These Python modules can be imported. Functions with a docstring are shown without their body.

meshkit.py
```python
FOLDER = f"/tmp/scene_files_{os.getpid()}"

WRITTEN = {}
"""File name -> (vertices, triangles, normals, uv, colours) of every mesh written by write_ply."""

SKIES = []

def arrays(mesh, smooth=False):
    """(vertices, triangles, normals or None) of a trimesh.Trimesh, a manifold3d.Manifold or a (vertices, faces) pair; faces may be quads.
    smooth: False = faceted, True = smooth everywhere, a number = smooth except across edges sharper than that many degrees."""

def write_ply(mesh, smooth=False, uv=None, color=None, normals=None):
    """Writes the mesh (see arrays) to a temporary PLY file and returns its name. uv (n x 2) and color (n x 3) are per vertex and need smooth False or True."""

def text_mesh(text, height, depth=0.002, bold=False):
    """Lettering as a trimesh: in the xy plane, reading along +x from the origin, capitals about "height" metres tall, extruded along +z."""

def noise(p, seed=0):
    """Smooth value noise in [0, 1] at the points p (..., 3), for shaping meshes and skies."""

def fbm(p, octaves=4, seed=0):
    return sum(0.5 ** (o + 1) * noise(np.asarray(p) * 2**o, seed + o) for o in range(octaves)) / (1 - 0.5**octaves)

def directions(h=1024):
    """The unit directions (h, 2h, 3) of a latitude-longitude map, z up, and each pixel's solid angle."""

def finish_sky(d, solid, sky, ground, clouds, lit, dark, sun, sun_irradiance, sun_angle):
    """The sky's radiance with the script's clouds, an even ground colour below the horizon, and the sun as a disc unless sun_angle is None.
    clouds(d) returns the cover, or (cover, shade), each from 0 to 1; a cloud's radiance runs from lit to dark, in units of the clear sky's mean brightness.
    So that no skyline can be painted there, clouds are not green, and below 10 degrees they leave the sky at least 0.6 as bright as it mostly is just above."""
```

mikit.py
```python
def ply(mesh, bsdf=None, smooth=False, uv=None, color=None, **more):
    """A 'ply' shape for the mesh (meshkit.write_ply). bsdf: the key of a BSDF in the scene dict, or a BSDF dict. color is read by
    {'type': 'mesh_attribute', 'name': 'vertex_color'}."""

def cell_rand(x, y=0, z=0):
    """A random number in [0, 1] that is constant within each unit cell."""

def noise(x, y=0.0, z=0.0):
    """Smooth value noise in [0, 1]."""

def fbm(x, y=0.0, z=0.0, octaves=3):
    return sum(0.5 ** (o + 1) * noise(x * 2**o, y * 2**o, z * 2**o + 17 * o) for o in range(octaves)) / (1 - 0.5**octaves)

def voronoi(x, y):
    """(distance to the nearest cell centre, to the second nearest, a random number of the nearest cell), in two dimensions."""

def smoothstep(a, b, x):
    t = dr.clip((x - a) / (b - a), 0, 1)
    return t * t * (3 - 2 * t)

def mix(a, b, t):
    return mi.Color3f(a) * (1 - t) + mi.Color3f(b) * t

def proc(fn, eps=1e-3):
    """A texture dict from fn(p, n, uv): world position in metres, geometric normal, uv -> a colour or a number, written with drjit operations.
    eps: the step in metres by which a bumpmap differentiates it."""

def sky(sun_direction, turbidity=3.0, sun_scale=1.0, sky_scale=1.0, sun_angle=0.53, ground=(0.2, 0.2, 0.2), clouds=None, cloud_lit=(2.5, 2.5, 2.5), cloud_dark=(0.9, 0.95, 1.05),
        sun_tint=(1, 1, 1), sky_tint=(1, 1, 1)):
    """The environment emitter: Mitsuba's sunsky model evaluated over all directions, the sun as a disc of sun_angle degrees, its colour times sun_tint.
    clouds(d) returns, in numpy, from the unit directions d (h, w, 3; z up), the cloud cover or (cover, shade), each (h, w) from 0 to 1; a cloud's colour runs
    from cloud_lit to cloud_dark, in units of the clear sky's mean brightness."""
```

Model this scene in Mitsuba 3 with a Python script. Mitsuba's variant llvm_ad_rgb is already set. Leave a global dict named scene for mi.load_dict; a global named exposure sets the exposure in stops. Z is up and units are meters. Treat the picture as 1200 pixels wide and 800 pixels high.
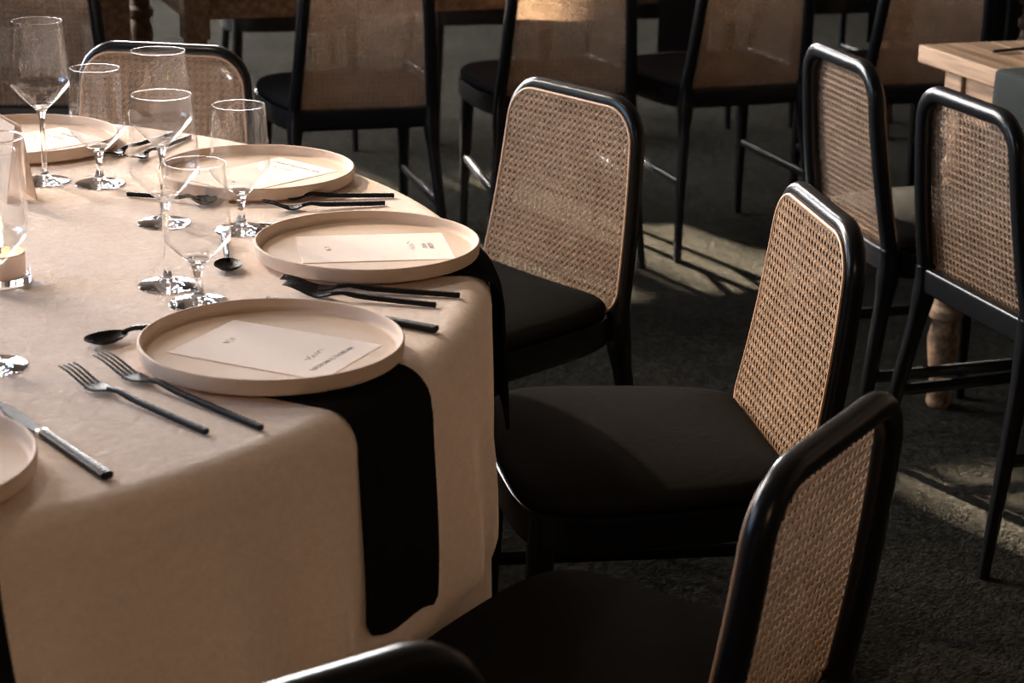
import math, random
import numpy as np, trimesh, shapely
from shapely.geometry import LineString, Polygon
import mitsuba as mi, drjit as dr
import mikit, meshkit
from mikit import noise, fbm, voronoi, smoothstep, mix, proc
random.seed(7); rng = np.random.default_rng(7)
T = mi.ScalarTransform4f
PI = math.pi
scene, labels = {}, {}

# ------------------------------------------------------------------ camera, light, exposure
CAM_H, CAM_F, PITCH, ROLL = 1.443277, 2337.24, 0.3176617, 0.0204107
fwd = np.array([0, math.cos(PITCH), -math.sin(PITCH)])
upv = np.array([0, math.sin(PITCH), math.cos(PITCH)])
up2 = -math.sin(ROLL) * np.array([1, 0, 0]) + math.cos(ROLL) * upv
org = np.array([0, 0, CAM_H])
scene['camera'] = {'type': 'thinlens', 'fov': math.degrees(2 * math.atan(600 / CAM_F)), 'fov_axis': 'x',
                   'aperture_radius': 0.0042, 'focus_distance': 2.65, 'near_clip': 0.05, 'far_clip': 100.0,
                   'to_world': T().look_at(origin=org.tolist(), target=(org + fwd).tolist(), up=up2.tolist())}
exposure = 0.0
SUN_AZ, SUN_EL = (-0.53, 0.85), math.radians(22)
scene['sky'] = mikit.sky((SUN_AZ[0] * math.cos(SUN_EL), SUN_AZ[1] * math.cos(SUN_EL), math.sin(SUN_EL)), turbidity=3.5,
                         sun_scale=110.0, sky_scale=0.03, sun_angle=1.2, sun_tint=(1.0, 1.12, 1.45))
COOL_LIGHT = (3.6, 5.4, 8.0)         # bluish daylight on the shaded front window
scene['sky']['sampling_weight'] = 4.0
WINDOW_LIGHT = (42.0, 40.5, 40.0)      # daylight on the diffusing panes of the side windows
ADDED_SPOT_LIGHT = (6200.0, 4900.0, 3500.0)  # lens of the spot lamp added to brighten one chair back
FILL_LAMP_LIGHT = (18.0, 11.5, 6.6)         # warm glow of the two pendants added as fill
TABLE_LAMP_LIGHT = (98.0, 78.0, 61.0)  # the lamp over the round table


# ------------------------------------------------------------------ helpers
def numbered(name):
    taken = lambda k: k in scene or k in labels or any(s.startswith(k + '__') for s in scene)
    if not taken(name): return name
    i = 1
    while taken(f'{name}_{i:03d}'): i += 1
    return f'{name}_{i:03d}'


def say(key, label=None, category=None, group=None, kind=None):
    d = {}
    if label: d['label'] = label
    if category: d['category'] = category
    if group: d['group'] = group
    if kind: d['kind'] = kind
    labels[key] = d


def put(key, shape, to_world=None):
    scene[key] = dict(shape) if to_world is None else {**shape, 'to_world': to_world}
    return key


def frame_at(x, y, z=0.0, yaw=0.0):
    return T().translate([float(x), float(y), float(z)]).rotate([0, 0, 1], math.degrees(yaw))


def join(*ms):
    out_v, out_f, n = [], [], 0
    for m in ms:
        v, f = (np.asarray(m.vertices), np.asarray(m.faces)) if hasattr(m, 'faces') else m
        f = np.asarray(f)
        if f.shape[1] == 4: f = np.vstack([f[:, [0, 1, 2]], f[:, [0, 2, 3]]])
        out_v.append(v); out_f.append(f + n); n += len(v)
    return np.vstack(out_v), np.vstack(out_f)


def box(x0, x1, y0, y1, z0, z1, bevel=0.0):
    if bevel <= 0:
        m = trimesh.creation.box((x1 - x0, y1 - y0, z1 - z0)); m.apply_translation(((x0 + x1) / 2, (y0 + y1) / 2, (z0 + z1) / 2))
        return m.vertices, m.faces
    b = bevel; pts = []
    for sx, X in ((1, x0), (-1, x1)):
        for sy, Y in ((1, y0), (-1, y1)):
            for sz, Z in ((1, z0), (-1, z1)):
                pts += [(X + sx * b, Y + sy * b, Z), (X + sx * b, Y, Z + sz * b), (X, Y + sy * b, Z + sz * b)]
    h = trimesh.convex.convex_hull(np.array(pts))
    return np.array(h.vertices), np.array(h.faces)


def lathe(profile, n=64, closed=True):
    """profile: (r, z) pairs from the axis bottom outside round to the axis again (r may be 0 at the ends)."""
    p = np.asarray(profile, float); k = len(p)
    a = np.linspace(0, 2 * PI, n, endpoint=False)
    v = np.stack([p[:, None, 0] * np.cos(a), p[:, None, 0] * np.sin(a), np.repeat(p[:, 1:2], n, 1)], -1).reshape(-1, 3)
    f = []
    for i in range(k - 1):
        for j in range(n):
            q = (j + 1) % n
            A, B, C, D = i * n + j, i * n + q, (i + 1) * n + q, (i + 1) * n + j
            if p[i, 0] > 1e-7: f.append((A, B, C))
            if p[i + 1, 0] > 1e-7: f.append((A, C, D))
    return v, np.array(f)


def sweep(path, a, b, hint=(0, 1, 0), n=14, power=2.0, caps=True):
    """tube of superelliptic section: a half width across (path x hint), b half depth along hint; a, b scalar or per point."""
    P = np.asarray(path, float); k = len(P)
    a = np.broadcast_to(np.asarray(a, float), (k,)); b = np.broadcast_to(np.asarray(b, float), (k,))
    t = np.gradient(P, axis=0); t /= np.linalg.norm(t, axis=1, keepdims=True)
    h = np.broadcast_to(np.asarray(hint, float), (k, 3))
    d = h - (h * t).sum(1, keepdims=True) * t; d /= np.linalg.norm(d, axis=1, keepdims=True)
    w = np.cross(t, d)
    ang = np.linspace(0, 2 * PI, n, endpoint=False)
    c, s = np.cos(ang), np.sin(ang)
    cx = np.sign(c) * np.abs(c) ** (2 / power); sx = np.sign(s) * np.abs(s) ** (2 / power)
    v = (P[:, None] + w[:, None] * (a[:, None] * cx)[..., None] + d[:, None] * (b[:, None] * sx)[..., None]).reshape(-1, 3)
    f = []
    for i in range(k - 1):
        for j in range(n):
            q = (j + 1) % n
            f += [(i * n + j, (i + 1) * n + q, i * n + q), (i * n + j, (i + 1) * n + j, (i + 1) * n + q)]
    if caps:
        v = np.vstack([v, P[:1], P[-1:]]); m = k * n
        for j in range(n):
            q = (j + 1) % n
            f += [(m, j, q), (m + 1, (k - 1) * n + q, (k - 1) * n + j)]
    return v, np.array(f)


def spline(pts, n=8):
    """Catmull-Rom through the points."""
    p = np.asarray(pts, float); p = np.vstack([2 * p[0] - p[1], p, 2 * p[-1] - p[-2]]); out = []
    for i in range(1, len(p) - 2):
        for u in np.linspace(0, 1, n, endpoint=False):
            out.append(0.5 * (2 * p[i] + (p[i + 1] - p[i - 1]) * u + (2 * p[i - 1] - 5 * p[i] + 4 * p[i + 1] - p[i + 2]) * u * u + (3 * p[i] - p[i - 1] - 3 * p[i + 1] + p[i + 2]) * u ** 3))
    return np.array(out + [p[-2]])


def rounded_quad(pts, radii, n=8):
    """polygon with each corner replaced by an arc (fillet)"""
    pts = [np.array(q, float) for q in pts]; out = []; m = len(pts)
    for i in range(m):
        p, a, b = pts[i], pts[i - 1], pts[(i + 1) % m]
        u = (a - p) / np.linalg.norm(a - p); w = (b - p) / np.linalg.norm(b - p)
        half = math.acos(np.clip(u @ w, -1, 1)) / 2; r = radii[i]
        d = r / math.tan(half); c = p + (u + w) / np.linalg.norm(u + w) * r / math.sin(half)
        s, e = p + u * d - c, p + w * d - c
        a0, a1 = math.atan2(s[1], s[0]), math.atan2(e[1], e[0])
        da = (a1 - a0 + PI) % (2 * PI) - PI
        out += [c + r * np.array([math.cos(a0 + da * t), math.sin(a0 + da * t)]) for t in np.linspace(0, 1, n)]
    return np.array(out)


# ------------------------------------------------------------------ materials
def rgb(*c): return {'type': 'rgb', 'value': list(c)}


def principled(name, color, rough=0.5, spec=0.5, bump=None, bump_scale=1.0, two=True, **more):
    b = {'type': 'principled', 'base_color': color if isinstance(color, dict) else rgb(*color), 'roughness': rough, 'specular': spec, **more}
    if bump is not None: b = {'type': 'bumpmap', 'arbitrary': bump, 'scale': bump_scale, 'bsdf': b}
    scene[name] = {'type': 'twosided', 'bsdf': b} if two else b
    return name


def carpet_color(p, n, uv):
    a = fbm(p.x * 3.1, p.y * 3.1, 0.0, 3); g = noise(p.x * 210, p.y * 210, 0.0); g2 = noise(p.x * 90, p.y * 90, 5.0)
    return mix([0.0105, 0.0102, 0.0088], [0.030, 0.0288, 0.0242], dr.clip(0.15 + 0.5 * a + 0.8 * (g - 0.5) + 0.6 * (g2 - 0.5), 0, 1))


def carpet_bump(p, n, uv):
    return 0.0028 * noise(p.x * 260, p.y * 260, 1.0) + 0.002 * noise(p.x * 110, p.y * 110, 2.0)


def cloth_bump(p, n, uv):
    return 0.0005 * noise(p.x * 420, p.y * 420, p.z * 420) + 0.0005 * noise(p.x * 170 + p.z * 60, p.y * 170 - p.z * 60, p.z * 120) + 0.0008 * noise(p.x * 16, p.y * 16, p.z * 6)


def cloth_color(p, n, uv):
    g = noise(p.x * 330 + p.z * 150, p.y * 330 - p.z * 150, p.z * 330); h = noise(p.x * 110, p.y * 110, p.z * 110)
    return mix([0.745, 0.625, 0.535], [0.855, 0.745, 0.665], dr.clip(0.5 + 0.75 * (g - 0.5) + 0.45 * (h - 0.5), 0, 1))


def cane_color(p, n, uv):
    g = noise(p.x * 260, p.y * 260, p.z * 260); h = fbm(p.x * 22, p.y * 22, p.z * 22, 2)
    return mix([0.28, 0.182, 0.118], [0.60, 0.425, 0.295], dr.clip(0.5 + 0.55 * (g - 0.5) + 0.5 * (h - 0.5), 0, 1))


def pale_wood(p, n, uv):
    u = p.x * 0.943 + p.y * 0.343; w = -p.x * 0.343 + p.y * 0.943
    g = fbm(u * 95 + 6 * noise(w * 3, u * 4, p.z * 4), w * 4.5, p.z * 70, 3)
    return mix([0.18, 0.103, 0.055], [0.40, 0.25, 0.145], smoothstep(0.25, 0.75, g))


def darkened_wood(p, n, uv): return 0.38 * pale_wood(p, n, uv)  # pale wood with darkness put into its colour for the far tables


def floor_dark(p, n, uv): return mix([0.075, 0.055, 0.040], [0.105, 0.078, 0.058], noise(p.x * 3, p.y * 3, p.z * 3))


principled('mat_carpet', proc(carpet_color), 1.0, 0.0, proc(carpet_bump, 0.002))
principled('mat_wall', proc(floor_dark), 0.85, 0.2)
principled('mat_cloth', proc(cloth_color), 1.0, 0.0, proc(cloth_bump, 0.0012))
principled('mat_napkin', (0.010, 0.0105, 0.0115), 1.0, 0.0, proc(cloth_bump, 0.0012))
principled('mat_napkin_lit', (0.040, 0.044, 0.040), 0.95, 0.1, proc(cloth_bump, 0.0012))  # black napkin cloth with its lit greyness put into the colour
principled('mat_black_wood', (0.008, 0.0085, 0.0095), 0.25, 0.28)
scene['mat_cane'] = {'type': 'principledthin', 'base_color': proc(cane_color), 'roughness': 0.6, 'spec_trans': 0.0, 'diff_trans': 0.17, 'eta': 1.35}
principled('mat_cane_bead', (0.52, 0.335, 0.215), 0.45, 0.4)
principled('mat_seat', (0.016, 0.0155, 0.015), 1.0, 0.0, proc(cloth_bump, 0.0012))
principled('mat_plate', (0.67, 0.525, 0.41), 0.6, 0.12)
principled('mat_card', (0.93, 0.83, 0.755), 1.0, 0.0)
principled('mat_tent_card', (0.62, 0.50, 0.40), 0.85, 0.15)
principled('mat_ink', (0.10, 0.065, 0.05), 0.8, 0.1)
principled('mat_cutlery', (0.007, 0.007, 0.0075), 0.42, 0.12)
principled('mat_steel', (0.62, 0.60, 0.57), 0.22, 0.5, metallic=1.0)
principled('mat_pale_wood', proc(pale_wood), 0.6, 0.3)
principled('mat_darkened_wood', proc(darkened_wood), 0.6, 0.25)
principled('mat_wax', (0.78, 0.53, 0.38), 0.5, 0.4)
principled('mat_wick', (0.02, 0.015, 0.01), 0.9, 0.1)
principled('mat_window_frame', (0.03, 0.03, 0.03), 0.5, 0.4)
principled('mat_daylight_blue', (0.10, 0.15, 0.28), 0.25, 0.5)  # bluish background daylight put into a pane colour
principled('mat_lamp_shade', (0.05, 0.04, 0.035), 0.5, 0.4)
scene['mat_glass'] = {'type': 'dielectric', 'int_ior': 1.5, 'ext_ior': 1.0}
scene['mat_thin_glass'] = {'type': 'thindielectric', 'int_ior': 1.62, 'ext_ior': 1.0}

# ------------------------------------------------------------------ the room
X0, X1, Y0, Y1, ZC = -4.2, 5.2, -3.0, 10.6, 5.2


def structure(key, mesh, mat, **k):
    put(key, mikit.ply(mesh, mat)); say(key, kind='structure')


structure('floor', box(X0 - .2, X1 + .2, Y0 - .2, Y1 + .2, -.1, 0), 'mat_carpet')
structure('ceiling', box(X0 - .2, X1 + .2, Y0 - .2, Y1 + .2, ZC, ZC + .1), 'mat_wall')
structure('wall_right', box(X1, X1 + .2, Y0, Y1, 0, ZC), 'mat_wall')
structure('wall_front', box(X0 - .2, X1 + .2, Y0 - .2, Y0, 0, ZC), 'mat_wall')


def pierced(axis, at0, at1, lo, hi, holes):
    """a wall from boxes round its rectangular openings (a0, a1, z0, z1)"""
    parts, edge = [], lo
    mk = (lambda a, b, z0, z1: box(at0, at1, a, b, z0, z1)) if axis == 'x' else (lambda a, b, z0, z1: box(a, b, at0, at1, z0, z1))
    for a, b, z0, z1 in sorted(holes):
        parts.append(mk(edge, a, 0, ZC))
        if z0 > 0: parts.append(mk(a, b, 0, z0))
        if z1 < ZC: parts.append(mk(a, b, z1, ZC))
        edge = b
    parts.append(mk(edge, hi, 0, ZC))
    return join(*parts)


# windows: (from, to, sill, head, light of the diffusing pane or None for a bare opening shaped to place the sun patches)
SIDE = [(1.2, 3.4, 0.9, 3.0, COOL_LIGHT), (5.4, 7.4, 0.8, 4.2, WINDOW_LIGHT), (7.8, 9.8, 0.8, 4.2, WINDOW_LIGHT)]
BACK = [(-3.72, -3.34, 2.1, 3.80, None), (-3.22, -2.70, 2.2, 2.95, None), (-2.50, -1.20, 0.8, 4.2, WINDOW_LIGHT)]
structure('wall_left', pierced('x', X0 - .2, X0, Y0, Y1, [q[:4] for q in SIDE]), 'mat_wall')
structure('wall_back', pierced('y', Y1, Y1 + .2, X0 - .2, X1 + .2, [q[:4] for q in BACK]), 'mat_wall')
number = 0
for axis, holes in (('x', SIDE), ('y', BACK)):
    for a, b, z0, z1, light in holes:
        if light is None: continue
        number += 1; w = f'window_{number}'; fr = []
        at = (X0 - .13, X0 - .02) if axis == 'x' else (Y1 + .02, Y1 + .13)
        mk = (lambda p, q, u, t: box(at[0], at[1], p, q, u, t)) if axis == 'x' else (lambda p, q, u, t: box(p, q, at[0], at[1], u, t))
        for y in np.linspace(a, b, 4): fr.append(mk(y - .025, y + .025, z0, z1))
        for z in np.linspace(z0, z1, 4): fr.append(mk(a, b, z - .025, z + .025))
        structure(w, join(*fr), 'mat_window_frame')
        d = X0 - .14 if axis == 'x' else Y1 + .14
        P = [(a, z0), (b, z0), (b, z1), (a, z1)]
        pane = np.array([[d, p, z] if axis == 'x' else [p, d, z] for p, z in P])
        put(w + '__pane', {**mikit.ply((pane, np.array([[0, 1, 2], [0, 2, 3]])), 'mat_wall'), 'emitter': {'type': 'area', 'radiance': rgb(*light), 'sampling_weight': 1.5 if light is COOL_LIGHT else 3.0}})

# ------------------------------------------------------------------ pendant lamps: one above the round table, two unseen ones added as fill
def pendant(x, y, z, r, label, glow=FILL_LAMP_LIGHT, rd=None, up=.015, h=.24):
    rd = rd or r - .02
    k = numbered('pendant_lamp')
    say(k, label, 'lamp', 'pendant lamps')
    tw = frame_at(x, y, z)
    sh = lathe([(max(.03, rd * .9), h), (r, 0), (r + .006, 0), (max(.036, rd * .9 + .006), h + .01), (.0, h + .01)], 48)
    put(k + '__shade', mikit.ply(sh, 'mat_lamp_shade', smooth=30), tw)
    put(k + '__cord', mikit.ply(sweep([(0, 0, h + .01), (0, 0, ZC - z)], .004, .004), 'mat_lamp_shade'), tw)
    a = np.linspace(0, 2 * PI, 33)[:-1]
    v = np.vstack([np.stack([rd * np.cos(a), rd * np.sin(a), 0 * a + up], 1), [[0, 0, up]]])
    f = np.array([(32, (j + 1) % 32, j) for j in range(32)])
    put(k + '__diffuser', {**mikit.ply((v, f), 'mat_wall'), 'emitter': {'type': 'area', 'radiance': rgb(*glow), 'sampling_weight': 4.0 if rd < .15 else 2.0}}, tw)


pendant(-1.25, 2.75, 2.30, .26, 'dark cone pendant lamp hanging above the round table', TABLE_LAMP_LIGHT, rd=.10, up=.26, h=.32)
pendant(.35, -.80, 2.15, .20, 'small dark cone pendant lamp, unseen, added as warm fill from the front', tuple(2.9 * c for c in FILL_LAMP_LIGHT))  # added fill lamp, brightens the front of the hanging cloth
pendant(-2.75, 1.60, 2.00, .26, 'dark cone pendant lamp, unseen, added as fill from the front left')  # added fill lamp out of view, no table stands below it

def added_spotlight(pos, aim, r, L, label):
    """a tube with a glowing disc set back in it, hung from the ceiling"""
    k = numbered('added_spotlight'); say(k, label, 'lamp')
    p, t = np.array(pos, float), np.array(aim, float); d = (t - p) / np.linalg.norm(t - p)
    tw = T().look_at(origin=p.tolist(), target=t.tolist(), up=[0, 0, 1])
    put(k + '__housing', mikit.ply(lathe([(0, -.03), (r + .012, -.03), (r + .012, L), (r + .006, L), (r + .006, -.015), (0, -.015)], 48), 'mat_lamp_shade', smooth=30), tw)
    put(k + '__rod', mikit.ply(sweep([p - d * .03, [p[0], p[1], ZC]], .012, .012, hint=(0, 1, 0)), 'mat_lamp_shade'))
    a = np.linspace(0, 2 * PI, 33)[:-1]
    v = np.vstack([np.stack([r * np.cos(a), r * np.sin(a), 0 * a], 1), [[0, 0, 0]]])
    f = np.array([(32, j, (j + 1) % 32) for j in range(32)])
    put(k + '__lens', {**mikit.ply((v, f), 'mat_wall'), 'emitter': {'type': 'area', 'radiance': rgb(*ADDED_SPOT_LIGHT), 'sampling_weight': 2.5}}, tw)


added_spotlight((-2.9, 5.1, 3.3), (.34, 2.60, .66), .07, .62, 'unseen ceiling spot lamp added to brighten the nearest caned chair back')  # lamp added only to brighten this chair back

# ------------------------------------------------------------------ the round table's cloth
CX, CY, RT, ZT = -0.960, 2.2923, 0.934, 0.7641
FILLET = 0.036
frng = np.random.default_rng(11)
fold_th = np.sort(np.radians(np.linspace(-180, 180, 15)[:-1] + frng.uniform(-7, 7, 14)))
keep = [t for t in fold_th if not -1.35 < t < .45]
front = [(-70, .07, 1.3), (-54, .075, 1.5), (-42, .05, 1.2), (-34, .035, .9), (-14.5, .05, .55), (-7.5, .04, .40)]
fold_th = np.array(keep + [math.radians(q[0]) for q in front])
fold_w = np.array(list(frng.uniform(.05, .08, len(keep))) + [q[1] for q in front])
fold_a = np.array(list(frng.uniform(.8, 1.2, len(keep))) + [q[2] for q in front])


def folds(th):
    th = np.asarray(th, float); o = 0 * th
    for t0, w, a in zip(fold_th, fold_w, fold_a):
        d = (th - t0 + PI) % (2 * PI) - PI
        o = o + a * np.exp(-(d / w) ** 2)
    return o


def ss(a, b, x):
    t = np.clip((np.asarray(x, float) - a) / (b - a), 0, 1); return t * t * (3 - 2 * t)


DENTS = [(11.3, 1.365), (-22.6, 1.335), (-51.0, 1.305)]     # where the chairs at the table push into the hanging cloth: angle, distance of the back


def skirt_r(th, z):
    h = ZT - z; r = loose_r(th, z)
    for deg, reach in DENTS:
        d = (np.asarray(th, float) - math.radians(deg) + PI) % (2 * PI) - PI
        r = r - np.maximum(0, r - (reach - .412)) * np.exp(-(d / .27) ** 4) * ss(.27, .33, h)
    return r


def loose_r(th, z):
    h = ZT - z
    return RT + .018 * ss(0, .25, h) + .010 * ss(.2, .75, h) + .048 * ss(.02, .30, h) * (folds(th) - .30)


def cloth():
    th = np.linspace(0, 2 * PI, 480, endpoint=False)
    rows = []
    for r in (0.0, .3, .6, .75, .85, RT - FILLET): rows.append((np.full_like(th, r), np.full_like(th, ZT)))
    for a in np.linspace(0, PI / 2, 9)[1:]:
        z = ZT - FILLET * (1 - math.cos(a)); k = math.sin(a)
        rows.append(((RT - FILLET) + k * (skirt_r(th, z) - (RT - FILLET)), np.full_like(th, z)))
    for z in np.linspace(ZT - FILLET - .012, .012, 44): rows.append((skirt_r(th, z), np.full_like(th, z)))
    for d in (.004,): rows.append((skirt_r(th, .012) - d, np.full_like(th, .010)))
    for z in np.linspace(.03, ZT - .06, 8): rows.append((skirt_r(th, z) - .004, np.full_like(th, z)))
    V = np.stack([np.stack([CX + r * np.cos(th), CY + r * np.sin(th), z], -1) for r, z in rows])
    n = len(th); F = []
    for i in range(len(rows) - 1):
        j = np.arange(n); q = (j + 1) % n
        F.append(np.stack([i * n + j, (i + 1) * n + q, i * n + q], 1)); F.append(np.stack([i * n + j, (i + 1) * n + j, (i + 1) * n + q], 1))
    return V.reshape(-1, 3), np.vstack(F)


v, f = cloth()
put('tablecloth', mikit.ply((v, f), 'mat_cloth', smooth=50))
say('tablecloth', 'ivory cloth draped to the floor over the large round table', 'tablecloth')


def polar(deg, r, z=0.0):
    a = math.radians(deg); return np.array([CX + r * math.cos(a), CY + r * math.sin(a), z])


def napkin(t0, t1, zb0, zb1, label, off=.005, r_in=.70):
    """folded strip from under a plate over the table's edge; t0, t1 its side angles; zb0, zb1 its lower corners"""
    t0, t1 = math.radians(t0), math.radians(t1); tm = (t0 + t1) / 2; half = (t1 - t0) / 2 * .93
    prof = [(r, ZT + .0035) for r in np.linspace(r_in, RT - FILLET, 8)]
    for a in np.linspace(0, PI / 2, 8)[1:]:
        prof.append((RT - FILLET + (FILLET + off) * math.sin(a), ZT + .0035 - (FILLET + .0035) * (1 - math.cos(a))))
    n0 = len(prof); L = np.linspace(0, 1, 26)[1:]
    us = np.linspace(-1, 1, 15); top, bot = [], []
    for i in range(n0 + len(L)):
        rt, rb = [], []
        for u in us:
            if i < n0:
                r, z = prof[i]; th = tm + u * half / r
            else:
                th = tm + u * half / .93
                edge = (zb0 + (zb1 - zb0) * (u + 1) / 2) + .012 * max(0, abs(u) - .86) / .14 * 1.0 + .006 * math.sin(3 * u)
                z0 = ZT - FILLET; z = z0 + (edge - z0) * L[i - n0]
                r = float(skirt_r(th, z)) + off + .004 * ss(0, .2, z0 - z)
                k = ss(0, .04, z0 - z); r = (1 - k) * max(RT + off, r) + k * r
            c, s = math.cos(th), math.sin(th)
            rt.append((CX + r * c, CY + r * s, z))
            if i < n0:
                a = min(1.0, max(0.0, (r - (RT - FILLET)) / (FILLET)))
                rb.append((CX + (r - .0028 * a) * c, CY + (r - .0028 * a) * s, z - .0030 * (1 - a)))
            else: rb.append((CX + (r - .0034) * c, CY + (r - .0034) * s, z))
        top.append(rt); bot.append(rb)
    A, B = np.array(top), np.array(bot); m, n = A.shape[:2]
    V = np.vstack([A.reshape(-1, 3), B.reshape(-1, 3)]); F = []
    for i in range(m - 1):
        for j in range(n - 1):
            p, q, r_, s_ = i * n + j, i * n + j + 1, (i + 1) * n + j + 1, (i + 1) * n + j
            F += [(p, s_, r_), (p, r_, q)]; o = m * n; F += [(o + p, o + r_, o + s_), (o + p, o + q, o + r_)]
    ring = [j for j in range(n)] + [i * n + n - 1 for i in range(1, m)] + [(m - 1) * n + j for j in range(n - 2, -1, -1)] + [i * n for i in range(m - 2, 0, -1)]
    o = m * n
    for a, b in zip(ring, ring[1:] + ring[:1]): F += [(a, b, o + b), (a, o + b, o + a)]
    k = numbered('napkin')
    put(k, mikit.ply((V, np.array(F)), 'mat_napkin', smooth=45))
    say(k, label, 'napkin', 'black napkins hanging from under the plates')
    return k


# ------------------------------------------------------------------ plates, cards
PLATES = {'A': (-0.2523, 1.9907), 'B': (-0.1818, 2.3868), 'C': (-0.3697, 2.7795), 'D': (-0.745, 2.965), 'E': (-0.558, 1.630)}
ARC = lambda cx, cz, r, a0, a1, n=5: [(cx + r * math.cos(a), cz + r * math.sin(a)) for a in np.radians(np.linspace(a0, a1, n))]
plate_profile = [(0, .0035), (.112, .0035), (.114, 0), (.1225, 0), (.1245, .0035), (.1325, .0040)] + ARC(.1345, .0075, .0045, -75, 0, 4) + [(.1397, .019)] + ARC(.1378, .0193, .0019, 10, 170, 6) + [(.1352, .0125)] + ARC(.1292, .0130, .006, -10, -80, 5) + [(.120, .0066), (.06, .0063), (0, .0063)]
plate_ply = mikit.ply(lathe(plate_profile, 120), 'mat_plate', smooth=40)
PL = {'A': 'cream rimmed plate nearest the camera with black napkin hanging in front of it', 'B': 'cream rimmed plate in the middle of the table edge, between two pairs of forks',
      'C': 'cream rimmed plate behind the short glass, beside the far pair of long handled forks', 'D': 'cream rimmed plate farthest back, behind the tall wine glass', 'E': 'cream plate cut off by the frame beside the black knife'}
ON_NAPKIN = .0038
napkin(-30.0, -20.8, .531, .499, 'black napkin hanging down the ivory cloth below the nearest whole plate')
napkin(1.6, 11.4, .565, .560, 'black napkin edge hanging between the ivory cloth and the black chair seat', off=.016)
napkin(-65.0, -55.3, .50, .49, 'black napkin hanging at the frame edge below the cut off plate')
for q, (x, y) in PLATES.items():
    k = numbered('plate')
    put(k, plate_ply, frame_at(x, y, ZT + (ON_NAPKIN if q in 'ABE' else .0006)))
    say(k, PL[q], 'plate', 'plates set round the table')


def flat_text(txt, h, bold=True):
    m = meshkit.text_mesh(txt, h, .00012, bold=bold); v = np.array(m.vertices); v[:, 0] -= (v[:, 0].min() + v[:, 0].max()) / 2
    return v, np.array(m.faces)


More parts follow.
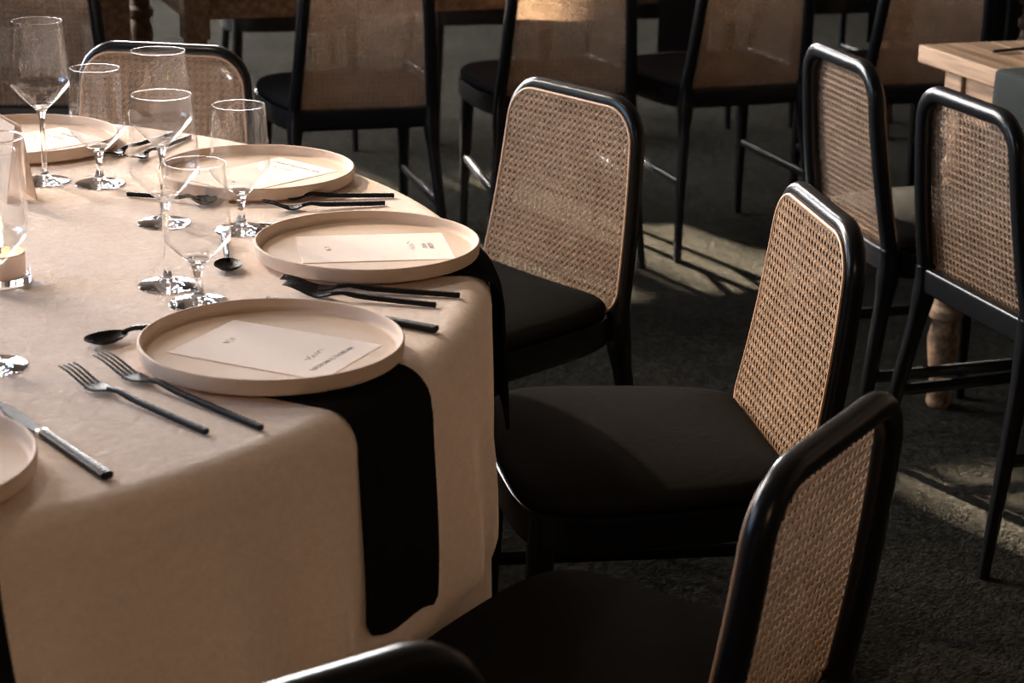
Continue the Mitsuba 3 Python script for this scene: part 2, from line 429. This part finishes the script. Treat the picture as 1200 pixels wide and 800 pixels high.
def scribble(w, seed):
    r = np.random.default_rng(seed); pts = [(-w / 2, -.001, 0)]
    for i in range(9): pts.append((-w / 2 + w * (i + .7) / 10, (.0028 if i % 2 == 0 else -.0022) * r.uniform(.6, 1.9), 0))
    pts.append((w * .62, .0012, 0))
    p = spline(pts, 6); p[:, 2] = .0001
    return sweep(p, .00055, .0001, hint=(0, 0, 1), n=4)


def card(x, y, z, deg, names, label, w=.122, l=.187, tilt=0.0):
    """card reading towards local -y; its foot points outwards (towards the diner)"""
    k = numbered('menu_card'); say(k, label, 'card', 'menu cards lying on the plates')
    tw = T().translate([x, y, z]).rotate([0, 0, 1], deg + 90).rotate([1, 0, 0], tilt)
    put(k + '__sheet', mikit.ply(box(-w / 2, w / 2, -l / 2, l / 2, 0, .0007), 'mat_card'), tw)
    ink = []
    for txt, yy, h in [('N | T', l * .29, .0062)] + names:
        v, f = flat_text(txt, h); ink.append((v + [0, yy, .0007], f))
    v, f = scribble(.036, 3); ink.append((v + [0, -l * .255, .0007], f))
    put(k + '__lettering', mikit.ply(join(*ink), 'mat_ink'), tw); labels[k + '__lettering'] = {'label': 'small dark brown monogram and name'}
    return k


zc = .0066
card(-.2485, 1.9915, ZT + ON_NAPKIN + zc, -24.5, [('MADELINE K. FAIRBURN', -.071, .0052)], 'white menu card on the nearest whole plate, lying askew above the hanging napkin', .128, .185)
card(-.174, 2.396, ZT + ON_NAPKIN + zc, 10.5, [('DEAN', -.066, .0058), ('AMORY', -.074, .0058)], 'white menu card on the middle plate, lying lengthwise towards the caned chair')
card(-.364, 2.783, ZT + .0006 + zc, 49.5, [('MRS. CARA & ROSE WINFIELD', -.071, .0048)], 'white menu card on the plate behind the short stemmed glass')
card(-.735, 2.962, ZT + .0006 + zc, 46, [('ALAN BOYD', -.071, .005)], 'white menu card on the farthest plate, behind the tall wine glass')

# ------------------------------------------------------------------ cutlery
def handle(L, x0, z0, z1, w=.0034, neck=.0022):
    pts = spline([(x0, 0, z0), (x0 + .016, 0, z0 * .75 + z1 * .25 + .0025), (x0 + .04, 0, z1 + .003), (L * .75, 0, z1 + .0012), (L, 0, z1)], 7)
    s = np.linspace(0, 1, len(pts))
    return sweep(pts, neck + (w - neck) * ss(.03, .40, s), .0021 + .0009 * ss(.05, .5, s), hint=(0, 0, 1), n=12, power=3.5)


def fork_parts(L=.205):
    zt = lambda x: .0035 + .012 * (1 - ss(0, .050, x)) + .0015 * ss(.03, .07, x)
    h = handle(L, .064, .0075, .0034)
    head = []
    for i in range(4):
        y = (i - 1.5) * .0054
        xs = np.linspace(.000, .050, 10)
        pts = np.stack([xs, y * (1 + .06 * (1 - xs / .05)), zt(xs)], 1)
        s = np.linspace(0, 1, 10)
        head.append(sweep(pts, .0008 + .0010 * s, .0008 + .0006 * s, hint=(0, 0, 1), n=6, power=3))
    xs = np.linspace(.042, .074, 12); s = (xs - .042) / .032
    hw = .0100 * (1 - ss(.15, 1.0, s)) + .0024
    head.append(sweep(np.stack([xs, 0 * xs, zt(xs) + .002 * ss(.3, 1, s)], 1), hw, .0013, hint=(0, 0, 1), n=12, power=2.6))
    return h, join(*head)


def spoon_parts(L=.20):
    h = handle(L, .048, .0085, .0036)
    u = np.linspace(0, 1, 9); a = np.linspace(0, 2 * PI, 32, endpoint=False)
    rows = []
    for t, dz in [(x, 0.0) for x in u] + [(x, .0012) for x in u[::-1]]:
        sh = .017 * (1 + .12 * np.cos(a))
        rows.append(np.stack([.027 - .027 * t * np.cos(a), t * sh * np.sin(a), .0016 + .0075 * t ** 2.2 - dz + 0 * a], 1))
    V = np.vstack(rows); n = 32; F = []
    for i in range(len(rows) - 1):
        j = np.arange(n); q = (j + 1) % n
        F += list(np.stack([i * n + j, i * n + q, (i + 1) * n + q], 1)) + list(np.stack([i * n + j, (i + 1) * n + q, (i + 1) * n + j], 1))
    return h, (V, np.array(F))


def knife_parts(L=.228):
    s = np.linspace(0, 1, 12)
    hd = sweep(np.stack([.098 + (L - .098) * s, 0 * s, 0 * s + .0042], 1), .0052 + .0015 * s, .0036, hint=(0, 0, 1), n=12, power=3.2)
    out = [(0, .002), (.008, -.004), (.03, -.0075), (.07, -.0085), (.092, -.0058), (.100, -.0045), (.100, .0045), (.09, .0058), (.02, .0065)]
    bl = trimesh.creation.extrude_polygon(Polygon(out), .0016, engine='earcut'); bl.apply_translation((0, 0, .0030))
    fe = sweep([(.092, 0, .0040), (.095, 0, .0040), (.099, 0, .0042), (.101, 0, .0042)], [.0046, .0062, .0062, .0056], [.0024, .0036, .0038, .0036], hint=(0, 0, 1), n=12, power=3)
    return hd, (np.array(bl.vertices), np.array(bl.faces)), fe


FORK = [mikit.ply(m, 'mat_cutlery', smooth=40) for m in fork_parts()]
SPOON = [mikit.ply(m, 'mat_cutlery', smooth=40) for m in spoon_parts()]
k_parts = knife_parts()
KNIFE = [mikit.ply(k_parts[0], 'mat_cutlery', smooth=40), mikit.ply(k_parts[1], 'mat_cutlery'), mikit.ply(k_parts[2], 'mat_steel', smooth=40)]


def lay(kind, tip, end, label, group, flip=False):
    """from the tip (on the cloth) towards the handle's end"""
    d = np.subtract(end, tip); L = float(np.hypot(*d)); a = math.atan2(d[1], d[0])
    k = numbered(kind); say(k, label, kind, group)
    base = {'fork': .205, 'spoon': .20, 'knife': .228}[kind]
    s = L / base
    tw = T().translate([tip[0], tip[1], ZT + .0006]).rotate([0, 0, 1], math.degrees(a)).scale([s, 1, 1])
    for part, ply in zip({'fork': ('handle', 'head'), 'spoon': ('handle', 'bowl'), 'knife': ('handle', 'blade', 'bolster')}[kind], {'fork': FORK, 'spoon': SPOON, 'knife': KNIFE}[kind]):
        put(f'{k}__{part}', ply, tw)
    if kind == 'knife': labels[k + '__bolster'] = {'label': 'polished steel bolster'}
    return k


lay('fork', (-.452, 1.913), (-.287, 1.762), 'black fork, the outer of the two beside the nearest whole plate', 'forks')
lay('fork', (-.425, 1.950), (-.237, 1.776), 'black fork, the one next to the nearest whole plate', 'forks')
lay('spoon', (-.452, 2.009), (-.320, 2.150), 'black spoon reaching behind the nearest whole plate', 'spoons')
lay('knife', (-.285, 2.196), (-.084, 2.089), 'black knife handle showing behind the nearest whole plate', 'knives')
lay('fork', (-.271, 2.242), (-.062, 2.222), 'black fork, the longer one between the two nearest whole plates', 'forks')
lay('fork', (-.265, 2.218), (-.088, 2.182), 'black fork, the shorter one between the two nearest whole plates', 'forks')
lay('spoon', (-.341, 2.295), (-.372, 2.465), 'black spoon with round bowl in front of the middle plate, behind the front glass', 'spoons')
lay('knife', (-.332, 2.522), (-.125, 2.560), 'black knife tip showing behind the middle plate', 'knives')
lay('fork', (-.346, 2.657), (-.168, 2.692), 'black fork, the farther one between the middle plate and the plate behind it', 'forks')
lay('fork', (-.337, 2.597), (-.178, 2.648), 'black fork, the nearer one between the middle plate and the plate behind it', 'forks')
lay('spoon', (-.405, 2.628), (-.533, 2.668), 'black spoon lying among the wine glass bases', 'spoons')
lay('fork', (-.615, 2.868), (-.535, 3.062), 'black fork, the left one behind the short stemmed glass', 'forks')
lay('fork', (-.572, 2.846), (-.507, 3.040), 'black fork, the right one behind the short stemmed glass', 'forks')
lay('knife', (-.500, 1.828), (-.358, 1.646), 'black knife beside the plate cut off by the frame', 'knives')

# ------------------------------------------------------------------ glasses
def stemware(foot_r, stem_r, z_bowl, bowl, solid=.014):
    """a blown glass: solid foot and stem, thin bowl (a single sheet of thin glass), rounded rim"""
    foot = [(0, .0004), (foot_r - .001, 0), (foot_r, .0008), (foot_r - .001, .0019), (foot_r * .55, .0034), (foot_r * .28, .0062), (stem_r * 1.5, .0115), (stem_r, .020)]
    zs = np.linspace(.020, z_bowl - .012, 5)[1:]
    stem = [(stem_r * (1 - .12 * math.sin(PI * (z - .02) / (z_bowl - .032))), z) for z in zs]
    o = spline(np.array([(stem_r * 1.35, z_bowl - .006, 0)] + [(r, z, 0) for r, z in bowl]), 6)[:, :2]
    zt = z_bowl + solid; low = o[o[:, 1] <= zt]; high = o[o[:, 1] >= low[-1, 1] - 1e-9]
    r1, z1 = low[-1]
    well = [(r1 - .0010, z1 + .0001), (r1 * .72, z1 - .0040), (r1 * .40, z1 - .0068), (0, z1 - .0080)]
    base = lathe(foot + stem + [tuple(p) for p in low] + well, 64)
    sheet = lathe([tuple(p) for p in high], 72)
    rr, rz = high[-1]; a = np.linspace(0, 2 * PI, 73)
    rim = sweep(np.stack([rr * np.cos(a), rr * np.sin(a), rz + 0 * a], 1), 0.00032, .00034, hint=(0, 0, 1), n=8, caps=False)
    return [('stem', mikit.ply(base, 'mat_glass', smooth=30)), ('bowl', mikit.ply(sheet, 'mat_thin_glass', smooth=30)), ('rim', mikit.ply(rim, 'mat_glass', smooth=True))]


WINE = stemware(.0350, .0037, .100, [(.0085, .1035), (.0215, .1165), (.0370, .1335), (.0408, .1400), (.0411, .1455), (.0400, .163), (.0376, .190), (.0340, .2275)])
GOB = stemware(.0350, .0044, .0440, [(.0085, .0475), (.0195, .0575), (.0340, .0715), (.0383, .0780), (.0388, .0835), (.0380, .104), (.0360, .132), (.0335, .1650)], .012)
for kind, plies, x, y, lab in [
    ('wine_glass', WINE, -.6640, 2.744, 'tall clear wine glass standing in front of the farthest plate'),
    ('wine_glass', WINE, -.4590, 2.530, 'tall clear wine glass behind another one, its rim against the caned chair back'),
    ('wine_glass', WINE, -.4060, 2.248, 'tall clear wine glass directly behind the short front glass'),
    ('wine_glass', WINE, -.5350, 1.947, 'tall clear wine glass cut off by the frame, in front of the candle'),
    ('water_glass', GOB, -.5850, 2.736, 'short stemmed glass in front of the black forks of the farthest plate'),
    ('water_glass', GOB, -.3540, 2.504, 'short stemmed glass at the rim of the plate with the far pair of forks'),
    ('water_glass', GOB, -.3590, 2.180, 'short stemmed glass nearest the camera, just behind the nearest whole plate')]:
    k = numbered(kind); say(k, lab, 'glass', 'tall wine glasses' if kind == 'wine_glass' else 'short stemmed glasses')
    for part, ply in plies: put(f'{k}__{part}', ply, frame_at(x, y, ZT + .0005))

# candle in a tall glass cylinder
cx, cy = -.6015, 2.249
R = .0335
say('candle_glass', 'clear straight glass cylinder with a lit candle inside, cut off by the frame', 'candle glass')
base = lathe([(0, 0), (R - .001, 0), (R, .001), (R, .0105), (R - .003, .0105), (R - .005, .009), (0, .009)], 72)
put('candle_glass__base', mikit.ply(base, 'mat_glass', smooth=30), frame_at(cx, cy, ZT + .0005))
put('candle_glass__wall', mikit.ply(lathe([(R, .0105), (R, .09), (R, .1745)], 72), 'mat_thin_glass', smooth=30), frame_at(cx, cy, ZT + .0005))
a = np.linspace(0, 2 * PI, 73)
rim = sweep(np.stack([R * np.cos(a), R * np.sin(a), .1745 + 0 * a], 1), .0013, .0013, hint=(0, 0, 1), n=8, caps=False)
put('candle_glass__rim', mikit.ply(rim, 'mat_glass', smooth=True), frame_at(cx, cy, ZT + .0005))
say('candle', 'peach wax candle burning inside the glass cylinder', 'candle')
cw = lathe([(0, 0), (.027, 0), (.0278, .001), (.0278, .026), (.0265, .028), (.015, .0265), (0, .026)], 48)
put('candle__wax', mikit.ply(cw, 'mat_wax', smooth=30), frame_at(cx, cy, ZT + .0097))
put('candle__wick', mikit.ply(sweep([(0, 0, .025), (.0008, 0, .034)], .0008, .0008, n=6), 'mat_wick'), frame_at(cx, cy, ZT + .0097))
fl = lathe([(0, 0), (.003, .003), (.0042, .008), (.0032, .016), (.0012, .024), (0, .028)], 16)
put('candle__flame', {**mikit.ply(fl, 'mat_wick', smooth=30), 'emitter': {'type': 'area', 'radiance': rgb(60, 28, 8), 'sampling_weight': 1.0}}, frame_at(cx, cy, ZT + .0425))
labels['candle__flame'] = {'label': 'small yellow flame'}

# folded card standing behind the candle
say('table_sign', 'folded beige card standing behind the candle at the frame edge', 'sign')
leaf = box(-.11, 0, -.0006, .0006, 0, .106)
tw = T().translate([-.669, 2.628, ZT + .0006]).rotate([0, 0, 1], -57.3)
for part, s in (('front_leaf', -1), ('back_leaf', 1)):
    put('table_sign__' + part, mikit.ply(leaf, 'mat_tent_card'), tw @ T().translate([0, s * .021, 0]).rotate([1, 0, 0], s * 9.4))

# ------------------------------------------------------------------ the caned chair
ZB, ZTOP, WB, WT, DY, CV, EX = .4575, .7682, .3122, .2660, .0424, .0050, .0190


def yc(z):
    u = (np.asarray(z, float) - ZB) / (ZTOP - ZB); return -DY * u - CV * 4 * u * (1 - u)


def wc(z): return (WB + (WT - WB) * (np.asarray(z, float) - ZB) / (ZTOP - ZB)) / 2 + .0152


def chair_parts():
    parts = []
    # back frame: two posts and the top rail in one bend
    zt = ZTOP + .0145; rad = .060
    quad = [(-wc(.43), .43), (-wc(zt), zt), (wc(zt), zt), (wc(.43), .43)]
    rq = rounded_quad(quad, [.0001, rad, rad, .0001], 12)
    left = [p for p in rq if p[0] < 0 and p[1] > .44]; right = [p for p in rq if p[0] > 0 and p[1] > .44]
    lo = [np.array([-float(wc(z)), z]) for z in np.linspace(.43, left[0][1] - .01, 9)]
    topx = [np.array([x, zt]) for x in np.linspace(left[-1][0], right[0][0], 8)[1:-1]]
    hi = [np.array([-p[0], p[1]]) for p in lo[::-1]]
    pts = np.array(lo + left + topx + right + hi)
    path = np.stack([pts[:, 0], yc(pts[:, 1]) - .001, pts[:, 1]], 1)
    parts.append(('back_frame', sweep(path, .0152, .0140, hint=(0, 1, 0), n=16, power=2.5), 'mat_black_wood', 50))
    # cane webbing
    hw = lambda z: (WB + (WT - WB) * (z - ZB) / (ZTOP - ZB)) / 2 + EX
    z0, z1 = ZB - EX, ZTOP + EX * .55
    out = rounded_quad([(-hw(z0), z0), (-hw(z1), z1), (hw(z1), z1), (hw(z0), z0)], [.040, .060, .060, .040], 10)
    poly = Polygon(out); inner = poly.buffer(-.0012)
    yf = lambda z: yc(z) + .0132
    pitch = .0127; ribbons = []

    def strand(a, b, width, lift):
        g = LineString([a, b]).intersection(inner)
        for s in getattr(g, 'geoms', [g]):
            if s.is_empty or s.length < .003: continue
            c = np.array(s.coords); n = max(2, int(s.length / .03) + 1)
            p = c[0] + (c[-1] - c[0]) * np.linspace(0, 1, n)[:, None]
            d = (c[-1] - c[0]) / s.length; w = np.array([-d[1], d[0]]) * width / 2
            rows = []
            for q, up in ((p - w, 0.0), (p, .00055), (p + w, 0.0)):
                rows.append(np.stack([q[:, 0], yf(q[:, 1]) + lift + up, q[:, 1]], 1))
            V = np.stack(rows, 1).reshape(-1, 3); i = np.arange(n - 1) * 3
            F = np.vstack([np.stack([i, i + 1, i + 4], 1), np.stack([i, i + 4, i + 3], 1), np.stack([i + 1, i + 2, i + 5], 1), np.stack([i + 1, i + 5, i + 4], 1)])
            ribbons.append((V, F))
    W2 = .0020
    for i in range(-16, 17):
        for o in (-.00132, .00132): strand(((i + .5) * pitch + o, z0 - .1), ((i + .5) * pitch + o, z1 + .1), W2, 0)
    for j in range(-2, 32):
        z = z0 + (j + .35) * pitch
        for o in (-.00132, .00132): strand((-.3, z + o), (.3, z + o), W2, .0007)
    for i in range(-60, 60):
        # through the crossings of the pairs
        z = z0 + .35 * pitch + i * pitch; x = .5 * pitch
        strand((x - .6, z - .6), (x + .6, z + .6), .0018, .0014)
        strand((x - .6, z + .6), (x + .6, z - .6), .0018, .0020)
    parts.append(('cane_webbing', join(*ribbons), 'mat_cane', False))
    o = np.vstack([out, out[:2]]); keep = [0]
    for i in range(1, len(o)):
        if np.linalg.norm(o[i] - o[keep[-1]]) > .002: keep.append(i)
    o = o[keep]; dense = []
    for a, b in zip(o[:-1], o[1:]):
        m = max(1, int(np.linalg.norm(b - a) / .02)); dense += [a + (b - a) * t for t in np.linspace(0, 1, m, endpoint=False)]
    o = np.array(dense + [o[-1]])
    parts.append(('cane_webbing__bead', sweep(np.stack([o[:, 0], yf(o[:, 1]) + .0012, o[:, 1]], 1), .0024, .0022, hint=(0, 1, 0), n=8), 'mat_cane_bead', True))
    # rear rail under the cane
    xs = np.linspace(-.168, .168, 9)
    parts.append(('back_rail', sweep(np.stack([xs, .001 + 0 * xs, .4265 + 0 * xs], 1), .0235, .0105, hint=(0, 1, 0), n=16, power=5), 'mat_black_wood', 50))
    # legs
    for s in (-1, 1):
        zs = np.array([.452, .43, .41, .385, .36, .33, .28, .2, .1, .0])
        key = spline([(s * .1705, .000, .452), (s * .1705, .003, .41), (s * .176, -.008, .33), (s * .190, -.032, .18), (s * .203, -.060, .0)], 6)
        z = key[:, 2]; r = .0105 + .0045 * ss(0, .33, z) + .006 * np.exp(-((z - .405) / .045) ** 2)
        parts.append(('leg', sweep(key, r * .95, r, hint=(0, 1, 0), n=14, power=2.5), 'mat_black_wood', 50))
    for s in (-1, 1):
        key = spline([(s * .180, .362, .44), (s * .185, .368, .30), (s * .190, .376, .0)], 8); z = key[:, 2]
        r = .0105 + .0075 * ss(0, .42, z)
        parts.append(('leg', sweep(key, r, r, hint=(0, 1, 0), n=14, power=2.8), 'mat_black_wood', 50))
    for s in (-1, 1):
        parts.append(('stretcher', sweep([(s * .1885, -.03, .205), (s * .1875, .18, .208), (s * .1865, .370, .211)], .0085, .0115, hint=(0, 0, 1), n=12, power=3), 'mat_black_wood', 50))
    # seat frame and cushion
    half = [(.0, .016), (.09, .016), (.150, .018), (.176, .034), (.194, .075), (.206, .130), (.215, .210), (.220, .290), (.212, .342), (.186, .376), (.140, .391), (.07, .397), (.0, .399)]
    ring = spline([(x, y, 0) for x, y in half] + [(-x, y, 0) for x, y in half[-2:0:-1]] + [(0, .016, 0)], 5)[:-1, :2]
    plan = ring[::-1]
    def ringed(levels):
        rings = []
        c = np.array([0, .20])
        for off, z, k in levels:
            if off is not None: q = np.array([p + (p - c) / np.linalg.norm(p - c) * off for p in plan])
            else: q = c + (np.array([p - (p - c) / np.linalg.norm(p - c) * .018 for p in plan]) - c) * k
            rings.append(np.column_stack([q, np.full(len(q), z)]))
        V = np.vstack(rings); n = len(plan); F = []
        for i in range(len(rings) - 1):
            j = np.arange(n); q = (j + 1) % n
            F += [np.stack([i * n + j, (i + 1) * n + q, i * n + q], 1), np.stack([i * n + j, (i + 1) * n + j, (i + 1) * n + q], 1)]
        return V, np.vstack(F)
    parts.append(('seat_frame', ringed([(None, .394, .9), (-.003, .394, 1), (.0005, .397, 1), (.0010, .4385, 1), (.0002, .4425, 1), (-.004, .4440, 1), (None, .4440, .9)]), 'mat_black_wood', 40))
    parts.append(('seat_cushion', ringed([(None, .4440, .9), (-.012, .4441, 1), (-.0050, .4480, 1), (-.0030, .4545, 1), (-.0050, .4615, 1), (-.0105, .4680, 1), (None, .4725, 1.0), (None, .4790, .9), (None, .4860, .72), (None, .4910, .48), (None, .4938, .22), (None, .4945, .002)]), 'mat_seat', 60))
    return parts


CHAIR = [(n, mikit.ply(m, mat, smooth=s)) for n, m, mat, s in chair_parts()]


def chair(x, y, yaw, label, group):
    k = numbered('dining_chair'); say(k, label, 'chair', group)
    tw = frame_at(x, y, 0, yaw); seen = {}
    for n, ply in CHAIR:
        c = seen.get(n, 0); seen[n] = c + 1
        key = f'{k}__{n}' + (f'_{c:03d}' if c else '')
        put(key, ply, tw)
        if n == 'cane_webbing': labels[key] = {'label': 'woven natural cane panel', 'kind': 'stuff'}
    return k


G1, G2, G3 = 'caned chairs round the ivory table', 'caned chairs at the pale wooden table', 'caned chairs at the far tables'
chair(.0690, 3.338, 2.284, 'black chair with caned back behind the middle plate, its cane facing the table', G1)
chair(.3710, 2.595, 1.739, 'black chair with caned back and whole dark seat showing, beside the hanging black napkin', G1)
chair(.2660, 1.767, 1.021, 'black chair in the front corner, seen from behind its brown caned back', G1)
chair(-.1730, 1.252, .62, 'black chair of which only the top rail shows in front of the ivory cloth', G1)
chair(-.6660, 3.658, 3.000, 'black chair with rounded caned back behind the wine glasses', G1)
chair(.6580, 3.781, -1.296, 'black chair with caned back at the pale wooden table, nearer to the table corner', G2)
chair(.8090, 3.352, -1.238, 'black chair with caned back at the pale wooden table, cut off by the frame', G2)
chair(-.3750, 4.823, .287, 'black chair seen from behind, farther back over the plate and forks', G3)
chair(.1250, 5.046, .222, 'black chair seen from behind, directly over the top of the nearer caned chair', G3)
chair(.6020, 5.218, .361, 'black chair seen from behind in the back row, beside the pale wooden table chairs', G3)
chair(1.090, 5.300, .30, 'black chair seen from behind, beyond the corner of the pale wooden table', G3)
chair(-1.165, 4.78, .06, 'black chair seen from behind at the far frame corner, behind the tall wine glass', G3)
FAR = [(-.80, 6.65, 3.40), (-.20, 6.86, 3.46), (.42, 7.08, 3.50), (1.02, 7.25, 3.45)]
for (x, y, a), lab in zip(FAR, ('dim chair seat across the far table, over the rounded caned back', 'dim chair across the far table, between the first two chair backs', 'dim chair across the far table, between the middle chair backs', 'dim chair across the far table, behind the last chair back')):
    chair(x, y, a, lab, G3)

# ------------------------------------------------------------------ wooden tables
def turned_leg(h):
    prof = [(0, 0), (.022, 0), (.026, .01), (.022, .05), (.030, .11), (.034, .15), (.026, .19), (.036, .20), (.036, .215), (.027, .225), (.024, .30), (.033, .40), (.038, .46), (.030, .50), (.040, .51), (.040, .53), (.030, .54), (.030, h)]
    return lathe([(r, z) for r, z in prof if z < h - .12] + [(.030, h - .12), (0, h - .12)], 28)


def wooden_table(cx, cy, ang, lx, ly, h, label, top=.036, over=.05, planks=6, mat='mat_pale_wood'):
    """cx, cy its near corner; the table runs lx along its own x and ly along its own y"""
    k = numbered('wooden_table'); say(k, label, 'table')
    tw = frame_at(cx, cy, 0, ang); n = planks
    for i in range(n):
        a, b = i * ly / n, (i + 1) * ly / n
        key = f'{k}__plank' + (f'_{i:03d}' if i else '')
        put(key, mikit.ply(box(0, lx, a + .0008, b - .0008, h - top, h - .0006 * (i % 2), .003), mat), tw)
    g = over
    for i, (x0, x1, y0, y1) in enumerate([(g + .02, lx - g - .02, g, g + .022), (g + .02, lx - g - .02, ly - g - .022, ly - g), (g, g + .022, g + .02, ly - g - .02), (lx - g - .022, lx - g, g + .02, ly - g - .02)]):
        put(f'{k}__apron' + (f'_{i:03d}' if i else ''), mikit.ply(box(x0, x1, y0, y1, h - top - .10, h - top - .006, .002), mat), tw)
    for i, (x, y) in enumerate([(g + .025, g + .025), (lx - g - .025, g + .025), (lx - g - .025, ly - g - .025), (g + .025, ly - g - .025)]):
        sq = box(x - .033, x + .033, y - .033, y + .033, h - top - .15, h - top - .001, .003)
        t = turned_leg(h - top); t = (t[0] + [x, y, 0], t[1])
        put(f'{k}__leg' + (f'_{i:03d}' if i else ''), mikit.ply(join(t, sq), mat, smooth=35), tw)
    return k


A2 = math.atan2(-.94, .343)
wooden_table(.816, 4.059, A2, 2.2, 1.0, .764, 'pale wooden table with thick plank top and turned legs')
wooden_table(-.865, 4.960, .36, 2.66, .95, .760, 'wooden far table with turned legs behind the row of chair backs', mat='mat_darkened_wood')
wooden_table(-3.30, 4.05, .36, 2.55, .95, .760, 'wooden far table behind the tall wine glass, seen as apron and turned leg', mat='mat_darkened_wood')


def hanging(name, x, y, ang, w, z0, z1, mat, label, over=.10, off=.0):
    """napkin lying over a table's edge: (x, y) the edge's point, ang the direction pointing off the table"""
    prof = [(-over, z0 + .001), (-.01, z0 + .001), (.004, z0 - .001), (.009, z0 - .008), (.010, z0 - .05), (.012 + off, z1 + .1), (.012 + off, z1)]
    p = spline([(a, 0, b) for a, b in prof], 5)
    sh = sweep(p, w / 2, .0022, hint=np.stack([np.gradient(p[:, 2]) * -1, 0 * p[:, 0], np.gradient(p[:, 0])], 1), n=12, power=6)
    k = numbered(name); put(k, mikit.ply(sh, mat, smooth=45), frame_at(x, y, 0, ang)); say(k, label, 'napkin', 'napkins over the wooden table edges')


def edge(cx, cy, ang, t): return cx + math.cos(ang) * t, cy + math.sin(ang) * t


x, y = edge(.816, 4.059, A2, .385)
hanging('napkin', x, y, A2 - PI / 2, .17, .766, .50, 'mat_napkin_lit', 'dark napkin, lit grey put into its colour, hanging over the edge of the pale wooden table')
for t, lab in ((1.33, 'dark napkin hanging over the far table edge, between the middle chair backs'), (1.98, 'dark napkin hanging over the far table edge, above the caned chair at the pale table')):
    x, y = edge(-.865, 4.960, .36, t + .07)
    hanging('napkin', x, y, .36 - PI / 2, .15, .762, .50, 'mat_napkin', lab)
# setting on the pale table: plate and knife at the frame edge
k = numbered('plate'); put(k, plate_ply, frame_at(1.155, 3.86, .7648)); say(k, 'pale plate edge on the wooden table at the frame edge', 'plate', 'plates on the wooden table')
k = numbered('fork'); say(k, 'black fork lying on the pale wooden table', 'fork')
tw = T().translate([1.135, 4.055, .7648]).rotate([0, 0, 1], 205)
for part, ply in zip(('handle', 'head'), FORK): put(f'{k}__{part}', ply, tw)

# guessed dark sideboard far back; its pane blue stands in for daylight there
k = numbered('sideboard'); say(k, 'low black sideboard with bluish daylight put into its door pane colour, far back beyond the pale wooden table', 'sideboard')
tw = frame_at(1.62, 6.9, 0, .20)
put(k + '__carcass', mikit.ply(join(box(0, 1.5, .03, .45, .06, .82, .004), *[box(x, x + .05, .06, .40, 0, .07) for x in (.03, 1.42)]), 'mat_black_wood'), tw)
for i in range(6):
    x = .08 + i * .235; n = f'_{i:03d}' if i else ''
    fr = [box(x, x + .205, .012, .03, z0, z1) for z0, z1 in ((.10, .19), (.37, .43), (.72, .78))] + [box(a, a + .05, .012, .03, .19, .72) for a in (x, x + .155)]
    put(f'{k}__door{n}', mikit.ply(join(*fr), 'mat_black_wood'), tw)
    put(f'{k}__door{n}__pane', mikit.ply(join(box(x + .05, x + .155, .020, .026, .19, .37), box(x + .05, x + .155, .020, .026, .43, .72)), 'mat_daylight_blue'), tw)
